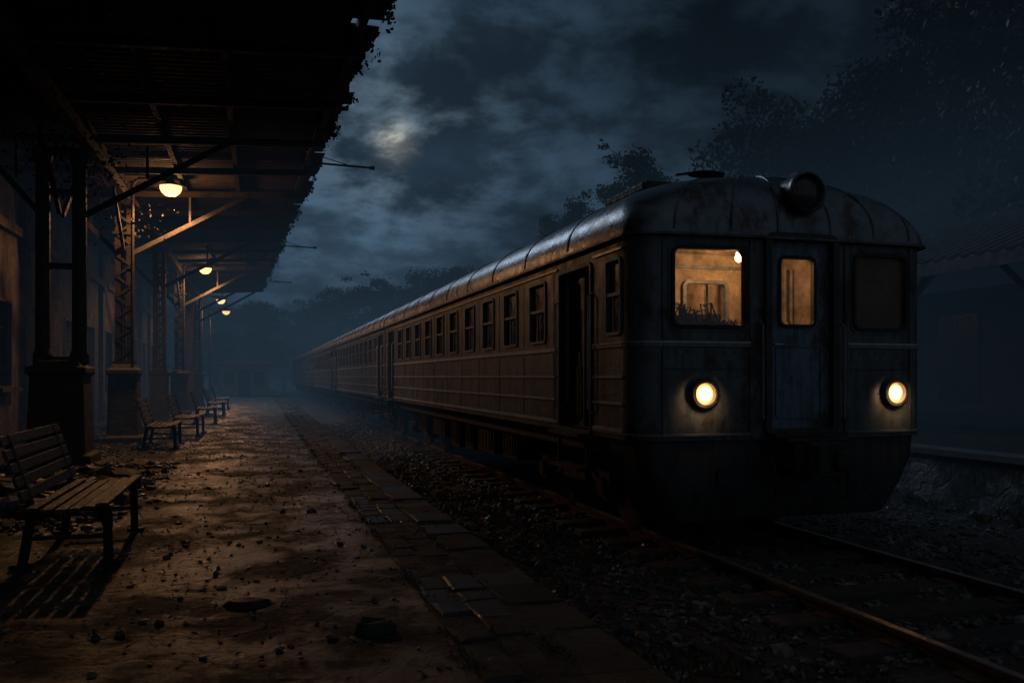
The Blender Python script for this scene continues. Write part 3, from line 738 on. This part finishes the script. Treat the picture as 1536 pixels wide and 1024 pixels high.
def post(x,y,w=.62,twin=False,gap=.15):
    b=MB(); lp=[]
    for z,ww in ((0,w*1.2),(.14,w*1.2),(.17,w),(1.42,w*.9),(1.45,w*1.02),(1.55,w*1.02),(1.58,w*.8),(1.66,w*.72)):
        lp.append([(-ww/2,-ww/2,z),(ww/2,-ww/2,z),(ww/2,ww/2,z),(-ww/2,ww/2,z)])
    b.loft(lp,True,True,True); pl=b.obj('canopy_post',mPlinth,can,bevel=.02,loc=(x,y,0))
    b=MB(); ht=roofz(x)-.145-.46
    if twin:
        for sx in (-gap,gap):
            b.lathe((sx,0,0),[(.15,1.6),(.15,1.75),(.115,1.85),(.11,ht-.3),(.15,ht-.15),(.17,ht)],'Z',16)
        b.box((0,0,3.2),(gap*2,.05,.1))
    else:
        for sx in (-gap,gap):
            b.box((sx,0,(1.6+ht)/2),(.03,.30,ht-1.6))
            for sy in (-.14,.14): b.box((sx*.75,sy,(1.6+ht)/2),(.11,.025,ht-1.6))
        z=1.75; s=1
        while z<ht-.3:
            for sy in (-.158,.158): b.bar((-gap*s,sy,z),(gap*s,sy,z+.22),.012,.045)
            z+=.22; s=-s
        b.box((0,0,(1.6+ht)/2),(.02,.22,ht-1.6))
    b.box((0,0,1.7),(gap*2+.16,.36,.05)); b.box((0,0,ht-.05),(gap*2+.2,.4,.1)); b.box((0,0,ht-.7),(gap*2+.12,.36,.05))
    b.obj('post_shaft',mSteel,pl)
    zt=ht-.05
    for s,ln in ((1,2.6),(-1,1.3)):
        b=MB(); zz=roofz(x+s*ln)-.145-.28
        b.bar((s*gap,0,zt-1.05),(s*ln,0,zz),.06,.09); b.bar((s*ln*.5,0,(zt-1.05+zz)/2),(s*ln*.5,0,zt+.2),.04,.05); b.obj('knee_brace',mBeam,pl)
    for s in (1,-1):
        b=MB(); b.bar((0,s*.12,zt-1.0),(0,s*1.5,zt+.02),.06,.08); b.obj('knee_brace',mBeam,pl)
    return pl
post(-3.05,15.6,.86,True,.27); post(-2.68,19.9); post(-2.68,33.6); post(-2.68,43.0); post(-2.68,26.8,.5); post(-2.68,38.3,.5)
it=[]
for _ in range(300):
    y=random.uniform(3,43)
    if noise.noise(Vector((y*.8,0,3)))<-.05: continue
    x=edgeX(y)+random.gauss(-.02,.05); ln=random.uniform(.03,.28)
    for q in range(10): it.append(((x+random.gauss(0,.03),y+random.gauss(0,.05),roofz(x)-ln*q/10),random.uniform(.02,.045),(random.gauss(0,1),random.gauss(0,1),random.gauss(0,1)),.6))
for (cx,cy,cz,n) in ((-1.4,9,5.4,500),(-2.6,12,5.3,700),(-2.9,15.6,5.0,700),(-.5,10,5.55,250),(-2.7,20,4.9,300)):
    for q in range(n): it.append(((cx+random.gauss(0,.45),cy+random.gauss(0,.8),min(5.7,cz-abs(random.gauss(0,.35))+.3)),random.uniform(.02,.05),(random.gauss(0,1),random.gauss(0,1),random.gauss(0,1)),.6))
quads('hanging_vine',it,mVine,kind='stuff',label='dry vines hanging from the canopy eaves',category='vines')

# ------------------------------------------------------------------ lamps
def lamp(x,y,zl_=5.55,free=False):
    e=thing('platform_lamp',(x,y,.145),'enamel shade lamp glowing warm on a curved arm','lamp','lamps along the platform')
    b=MB(); zt=zl_-.145; dy=0 if free else -.22
    x0=-.92 if free else -.74
    pts=[(x0,dy,1.6 if not free else 0),(x0,dy,zt-.35)]
    for k in range(9):
        a=pi-pi/2*k/8; pts.append((x0+.2+.2*math.cos(a),dy,zt-.1+.2*math.sin(a)))
    pts+= [(-.3,dy,zt+.12),(-.1,dy,zt+.10),(0,dy,zt+.06)]
    b.tube(pts,.034 if not free else .05,8)
    if not free:
        for zz in (2.4,3.6,zt-.5): b.box((x0-.05,-.16,zz),(.14,.16,.05))
    if free: b.lathe((-.92,0,0),[(.16,0),(.16,.1),(.09,.2),(.07,.9),(.05,1)],'Z',12)
    b.obj('arm',mSteel,e,smooth=True)
    b=MB(); b.lathe((0,dy,zt),[(.03,.12),(.07,.09),(.10,.03),(.31,-.035),(.32,-.05),(.30,-.045),(.09,.0),(.02,.0)],'Z',28); b.obj('lamp_shade',mLampIron,e,smooth=True)
    b=MB(); b.lathe((0,dy,zt-.035),[(.10,.03),(.22,.0),(.215,-.06),(.18,-.13),(.11,-.19),(.005,-.21)],'Z',24); b.obj('bulb',mBulb,e,smooth=True)
    for tp_,en in (('SPOT',250),('POINT',34)):
        l=bpy.data.lights.new('lamp_light',tp_); l.energy=en; l.color=(1,.48,.19); l.shadow_soft_size=.12
        if tp_=='SPOT': l.spot_size=math.radians(172); l.spot_blend=.3
        lo=bpy.data.objects.new('lamp_light',l); COL.objects.link(lo); lo.parent=e; lo.location=(0,dy,zt-.40)
    return e
lamp(-1.72,19.6); lamp(-1.78,33.4,5.5); lamp(-1.75,46.5,5.5,True); lamp(-1.75,54.5,5.5,True)
for en,p in ((14,(-.25,.5,2.55)),(6,(-.25,1.7,2.6)),(.6,(.95,.5,2.5))):
    l=bpy.data.lights.new('cab_light','POINT'); l.energy=en; l.color=(1,.56,.25); l.shadow_soft_size=.05
    lo=bpy.data.objects.new('cab_light',l); COL.objects.link(lo); lo.parent=car0; lo.location=p

# ------------------------------------------------------------------ benches
def bench(x,y,label,Lb=1.88,rot=0):
    e=thing('park_bench',(x,y,.145),label,'bench','benches along the platform',rot)
    b=MB()
    for k in range(6):
        xx=-.03-.093*k; zz=.45+.012*(k-2.5)**2*.35-.02*(k/5)
        b.box((xx,0,zz),(.075,Lb,.028))
    b.obj('seat',mWood,e,bevel=.006)
    b=MB(); R=Matrix.Rotation(math.radians(-18),3,'Y')
    for k in range(5):
        h=.09+.098*k; b.box((-.53-.33*h,0,.46+h),(.026,Lb,.078),R)
    b.obj('backrest',mWood,e,bevel=.006)
    for sy in (-1,1):
        yy=sy*(Lb/2-.22); b=MB()
        b.bar((-.02,yy,.43),(-.5,yy,.42),.045,.035)
        b.bar((-.03,yy,.43),(-.02,yy,.01),.055,.06); b.bar((-.08,yy,.02),(.06,yy,.02),.06,.03)
        b.bar((-.71,yy,.98),(-.52,yy,.40),.05,.05); b.bar((-.53,yy,.43),(-.60,yy,.01),.055,.06); b.bar((-.68,yy,.02),(-.54,yy,.02),.06,.03)
        b.bar((-.03,yy,.22),(-.56,yy,.22),.03,.03)
        b.obj('leg',mIron,e,bevel=.005)
    return e
bench(-1.04,7.78,'weathered slatted wooden bench with iron legs on the platform')
for i,(x,y,rz) in enumerate(((-1.5,18.6,.02),(-1.28,22.2,-.03),(-1.2,28.2,.02),(-1.15,33.8,0),(-1.2,40.5,.03))):
    bench(x,y,'weathered slatted wooden bench standing near a canopy post',rot=rz)

# ------------------------------------------------------------------ station building
e=thing('station_building',(-4.75,0,.145),'stained plaster station building with pilasters and dark doorways','building')
ys=list(np.arange(9.5,46,3.2)); holes=[]
for i,yy in enumerate(ys): holes.append((yy-.62,yy+.62,.0 if i%2==0 else 1.2,2.9))
b=MB(); b.wall([1,47],[0,5.8],holes,lambda u,d,z:(-.05-d,u,z),0,.4); b.obj('wall',mWall,e)
for yy in np.arange(7.9,46,3.2):
    b=MB(); b.box((-.01,yy,2.9),(.16,.4,5.8)); b.box((.02,yy,.3),(.24,.5,.6)); b.box((.02,yy,4.2),(.22,.5,.14)); b.obj('pilaster',mWall,e)
b=MB(); b.box((.0,24,4.4),(.12,46,.18)); b.obj('cornice',mWall,e)
for i,yy in enumerate(ys):
    if i%2==0:
        b=MB(); b.box((-.25,yy,1.45),(.06,1.22,2.88))
        for s in (-.31,.31):
            for z in (.55,1.5,2.4): b.box((-.215,yy+s,z),(.02,.42,.7))
        b.obj('door',mDoorDark,e)
    else:
        b=MB(); b.box((-.25,yy,2.05),(.02,1.24,1.7)); o=b.obj('window',mWin,e)
        b=MB(); b.ring(yy,2.05,1.2,1.66,.01,.06,-.04,.05,1); b.map(lambda u,d,z:(-.05-d,u,z)); b.box((-.2,yy,2.05),(.03,.05,1.66)); b.box((-.18,yy,2.4),(.03,1.2,.05)); b.box((.06,yy,1.15),(.2,1.4,.08)); b.obj('frame',mBeam,o)
e=thing('station_hut',(-.9,70,.145),'small pale station hut with pitched roof in the mist','building')
b=MB(); b.box((0,0,1.15),(3.6,3,2.3)); b.obj('wall',mPale,e)
b=MB(); b.loft([[(-2.1,-1.8,2.3),(2.1,-1.8,2.3),(2.1,-1.8,2.4),(0,-1.8,3.1),(-2.1,-1.8,2.4)],[(-2.1,1.8,2.3),(2.1,1.8,2.3),(2.1,1.8,2.4),(0,1.8,3.1),(-2.1,1.8,2.4)]],True,True,True); b.obj('roof',mPale,e)
for x in (-1.1,1.1):
    b=MB(); b.box((x,-1.52,1.3),(.7,.04,.9)); b.obj('window',mWin,e)
b=MB(); b.box((0,-1.52,1.0),(.8,.05,1.98)); b.obj('door',mDoorDark,e)

# ------------------------------------------------------------------ right platform and shelter
b=MB(); b.box((14.4,33,.05),(10.4,86,.84)); b.obj('far_platform',mPlat,kind='structure')
b=MB(); b.box((9.4,33,.49),(.5,86,.08)); b.obj('far_platform_kerb',mTile,kind='structure')
e=thing('platform_shelter',(12.6,0,.47),'dark open platform shelter with tiled roof and posts','shelter')
b=MB(); b.loft([[(-.4,6,3.22),(3.2,6,4.65),(6.6,6,3.2),(6.6,6,3.1),(3.2,6,4.5),(-.4,6,3.10)],[(-.4,32,3.22),(3.2,32,4.65),(6.6,32,3.2),(6.6,32,3.1),(3.2,32,4.5),(-.4,32,3.10)]],True,True,True); o=b.obj('roof',mTile,e)
b=MB()
for yy in np.arange(6.1,32,.33): b.bar((-.42,yy,3.25),(3.2,yy,4.68),.07,.05)
b.obj('roof_batten',mTile,o,kind='stuff')
b=MB(); b.bar((-.42,6,3.08),(-.42,32,3.08),.04,.2); b.obj('fascia',mTile,e)
b=MB(); b.box((3.2,19,1.5),(.2,25.6,3.2)); w=b.obj('wall',mPlinth,e)
for yy in np.arange(8,32,3.4):
    b=MB(); b.box((0,yy,1.5),(.18,.18,3.1)); b.box((0,yy,.35),(.34,.34,.7)); b.bar((0,yy,2.3),(.9,yy,3.2),.08,.08); b.bar((0,yy,2.3),(0,yy+.8,3.05),.08,.08); b.bar((0,yy,2.3),(0,yy-.8,3.05),.08,.08); b.obj('post',mBeam,e)
    b=MB(); b.box((3.07,yy+1.6,1.5),(.05,1.2,2.0)); b.obj('window',mWin,e)

# ------------------------------------------------------------------ trees
def make_tree(seed,h,cr,nleaf,leaf,low=.22):
    rnd=random.Random(seed)
    e=thing('tree',(0,0,0),'x','tree')
    b=MB(); pts=[];r=[]
    for k in range(8):
        t=k/7; pts.append((rnd.gauss(0,.12)*t*2,rnd.gauss(0,.12)*t*2,h*.82*t)); r.append(.028*h*(1-.8*t)*.8)
    b.tube(pts,r,8)
    cl=[]
    for k in range(40):
        t=rnd.uniform(low,.98); a=rnd.uniform(0,6.28)
        env=cr*(math.sin(pi*min(1,max(.05,(t-low*.6)/(1.08-low*.6))))**.65)
        rad=env*rnd.uniform(.25,1.0); p1=Vector((math.cos(a)*rad,math.sin(a)*rad,h*t))
        z0=max(.12*h,h*t-rad*.8); i=min(6,int(z0/(h*.82)*7)); p0=Vector(pts[i]); p0.z=min(z0,h*.8)
        mid=(p0+p1)/2+Vector((rnd.gauss(0,.2),rnd.gauss(0,.2),-.1*rad))
        b.tube([p0,mid,p1],[.009*h*(1-t*.6),.006*h*(1-t*.5),.0015*h],5)
        for q in range(3):
            p2=p1+Vector((rnd.gauss(0,1),rnd.gauss(0,1),rnd.gauss(.2,.6)))*cr*.25; b.tube([mid.lerp(p1,.6),p2],[.003*h,.0008*h],4); cl.append((p2,cr*rnd.uniform(.10,.22)))
        cl.append((p1,cr*rnd.uniform(.18,.32)))
    b.obj('trunk',mBark,e,smooth=True,recalc=False)
    b=MB(); wsum=sum(c[1]**2 for c in cl)
    for (c,rad) in cl:
        n=int(nleaf*rad**2/wsum)
        for _ in range(n):
            d=Vector((rnd.gauss(0,1),rnd.gauss(0,1),rnd.gauss(0,.7))); d=d.normalized()*rad*rnd.random()**.45*1.15 if d.length else d
            p=c+d; nn=Vector((rnd.gauss(0,1),rnd.gauss(0,1),rnd.gauss(.4,1))).normalized(); a=nn.orthogonal().normalized(); a=Matrix.Rotation(rnd.uniform(0,6.28),3,nn)@a; cc=nn.cross(a); s=leaf*rnd.uniform(.6,1.3); i=len(b.v)
            b.v+=[tuple(p-a*s),tuple(p+cc*s*.5),tuple(p+a*s),tuple(p-cc*s*.5)]; b.f.append((i,i+1,i+2,i+3))
    b.obj('crown',mLeaf,e,recalc=False)
    return e
tr=[make_tree(11,14.5,4.6,26000,.15),make_tree(23,14.5,3.9,22000,.15),make_tree(37,15,3.2,16000,.15,.15)]
used=[False]*3
def tree(kind,x,y,h,ws=1,lab='tall leafy tree standing dark against the night sky'):
    s=h/14.8
    if not used[kind]: o=tr[kind]; used[kind]=True
    else: o=copy_tree(tr[kind])
    o.location=(x,y,-.3); o.rotation_euler=(0,0,random.uniform(0,6.28)); o.scale=(s*ws,s*ws,s)
    o['label']=lab; o['group']='trees around the station'
    return o
for (k,x,y,h,ws) in ((0,23.5,33,13.8,1),(1,26,31,14.6,1.1),(0,26.8,27.5,16.2,1.05),(1,26.2,23.4,17,1.1),(0,33,29,16.5,1.2),(2,22,39,11,1.1),(1,30,38,14,1.2),(0,24,19,15,1),
    (2,25.7,55,17,.9),(1,29,60,13,.8),(2,26,70.5,17.0,.8),(1,31,75,13,1),(0,20.7,108,14.5,1.4),(1,26,106,15,1.4),(2,17,130,16,1.6),(0,12.4,138,15,1.5),(1,31,100,13,1.3),(0,8,128,11,1.3)):
    tree(k,x,y,h,ws)
for (k,x,y,h,ws) in ((1,.2,94,9.3,1.3),(0,-3,104,9.5,1.3),(2,3.4,116,9,1.5),(1,-6,92,9,1.2),(0,-9,80,8,1.3),(2,-3.2,84,6,1.4),(2,6,122,9,1.5)):
    tree(k,x,y,h,ws,'tree beyond the platform end fading into mist')

# ------------------------------------------------------------------ mist (one L-shaped bank)
b=MB(); pl=[(-35,15),(7.3,15),(7.3,8),(75,8),(75,172),(-35,172)]
b.loft([[(x,y,-.6) for x,y in pl],[(x,y,8.2) for x,y in pl]],True,True,True)
o=b.obj('mist',None,kind='stuff',label='low bluish night mist over the tracks',category='mist')
m=bpy.data.materials.new('mist'); m.use_nodes=True; nt=m.node_tree; nt.nodes.clear()
dens=.021
out=N(nt,'ShaderNodeOutputMaterial'); ab=N(nt,'ShaderNodeVolumeAbsorption'); ab.inputs['Color'].default_value=(0,0,0,1); ab.inputs['Density'].default_value=dens
em=N(nt,'ShaderNodeEmission'); em.inputs['Color'].default_value=(.016,.031,.049,1); em.inputs['Strength'].default_value=dens  # mist glows on its own, in place of scattered sky light
ad=N(nt,'ShaderNodeAddShader'); nt.links.new(ab.outputs[0],ad.inputs[0]); nt.links.new(em.outputs[0],ad.inputs[1])
nt.links.new(ad.outputs[0],out.inputs['Volume']); o.data.materials.append(m)

# ------------------------------------------------------------------ world
w=bpy.data.worlds.new('World'); S.world=w; w.use_nodes=True; nt=w.node_tree; bg=nt.nodes['Background']
tc=N(nt,'ShaderNodeTexCoord'); nv=N(nt,'ShaderNodeVectorMath',operation='NORMALIZE'); nt.links.new(tc.outputs['Generated'],nv.inputs[0])
sx=N(nt,'ShaderNodeSeparateXYZ'); nt.links.new(nv.outputs[0],sx.inputs[0])
def MA(op,a,b=None,c=None):
    n=N(nt,'ShaderNodeMath',operation=op)
    for i,v in enumerate((a,b,c)):
        if v is None: continue
        if isinstance(v,(int,float)): n.inputs[i].default_value=v
        else: nt.links.new(v,n.inputs[i])
    return n.outputs[0]
den=MA('ADD',MA('MAXIMUM',sx.outputs['Z'],0),.34)
cb=N(nt,'ShaderNodeCombineXYZ'); nt.links.new(MA('DIVIDE',sx.outputs['X'],den),cb.inputs[0]); nt.links.new(MA('DIVIDE',sx.outputs['Y'],den),cb.inputs[1])
n1=N(nt,'ShaderNodeTexNoise',Scale=4.6,Detail=13,Roughness=.60,Distortion=.15); nt.links.new(cb.outputs[0],n1.inputs['Vector'])
n2=N(nt,'ShaderNodeTexNoise',Scale=1.35,Detail=6,Roughness=.5,Distortion=.1); nt.links.new(cb.outputs[0],n2.inputs['Vector'])
def dotp(v):
    d=N(nt,'ShaderNodeVectorMath',operation='DOT_PRODUCT'); nt.links.new(nv.outputs[0],d.inputs[0]); d.inputs[1].default_value=Vector(v).normalized(); return MA('MAXIMUM',d.outputs['Value'],0)
glow=MA('POWER',dotp((.07,.97,.17)),22)
moon=MA('POWER',dotp((.146,.955,.256)),7000)
moon2=MA('POWER',dotp((.150,.955,.262)),300)
back_fill=dotp((.15,-1,.35))  # sky glow added behind the camera to brighten the train front
def mr_(v,a,b_):
    c=N(nt,'ShaderNodeMapRange'); c.interpolation_type='SMOOTHSTEP'; c.inputs[1].default_value=a; c.inputs[2].default_value=b_; nt.links.new(v,c.inputs[0]); return c.outputs[0]
cl=mr_(n1.outputs['Fac'],.40,.62); cl2=mr_(n2.outputs['Fac'],.36,.60)
cm=MA('MULTIPLY_ADD',cl,.5,MA('MULTIPLY',cl2,.5))
i1=MA('MULTIPLY',MA('MULTIPLY_ADD',glow,.105,.021),MA('MULTIPLY_ADD',MA('POWER',cm,1.5),1.25,.24))
i2=MA('MULTIPLY',moon2,MA('MULTIPLY',cl,.13))
i3=MA('MULTIPLY',moon,MA('MULTIPLY_ADD',MA('POWER',cl,2),1.1,.12))
i4=MA('MULTIPLY',back_fill,.058)
def colmul(v,c):
    n=N(nt,'ShaderNodeVectorMath',operation='SCALE'); n.inputs[0].default_value=c; nt.links.new(v,n.inputs['Scale']); return n.outputs[0]
def vadd(a,b):
    n=N(nt,'ShaderNodeVectorMath',operation='ADD'); nt.links.new(a,n.inputs[0]); nt.links.new(b,n.inputs[1]); return n.outputs[0]
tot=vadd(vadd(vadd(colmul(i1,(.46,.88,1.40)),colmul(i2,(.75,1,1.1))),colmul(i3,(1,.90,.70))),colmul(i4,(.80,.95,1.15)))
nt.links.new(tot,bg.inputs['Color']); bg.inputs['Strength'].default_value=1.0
sun=bpy.data.lights.new('moon_light','SUN'); sun.energy=.34; sun.angle=math.radians(12); sun.color=(.65,.8,1)
so=bpy.data.objects.new('moon_light',sun); COL.objects.link(so)
so.rotation_euler=Vector((-.24,.955,.50)).to_track_quat('Z','Y').to_euler()

# ------------------------------------------------------------------ camera
cam=bpy.data.cameras.new('Camera'); co=bpy.data.objects.new('Camera',cam); COL.objects.link(co)
co.location=(0,0,1.545); co.rotation_euler=(math.radians(90),0,-math.atan(383/1300))
cam.sensor_width=36; cam.lens=1300/1536*36; cam.shift_y=53/1536; cam.clip_end=3000; cam.clip_start=.05
S.camera=co
S.view_settings.view_transform='Standard'; S.view_settings.look='None'; S.view_settings.exposure=0
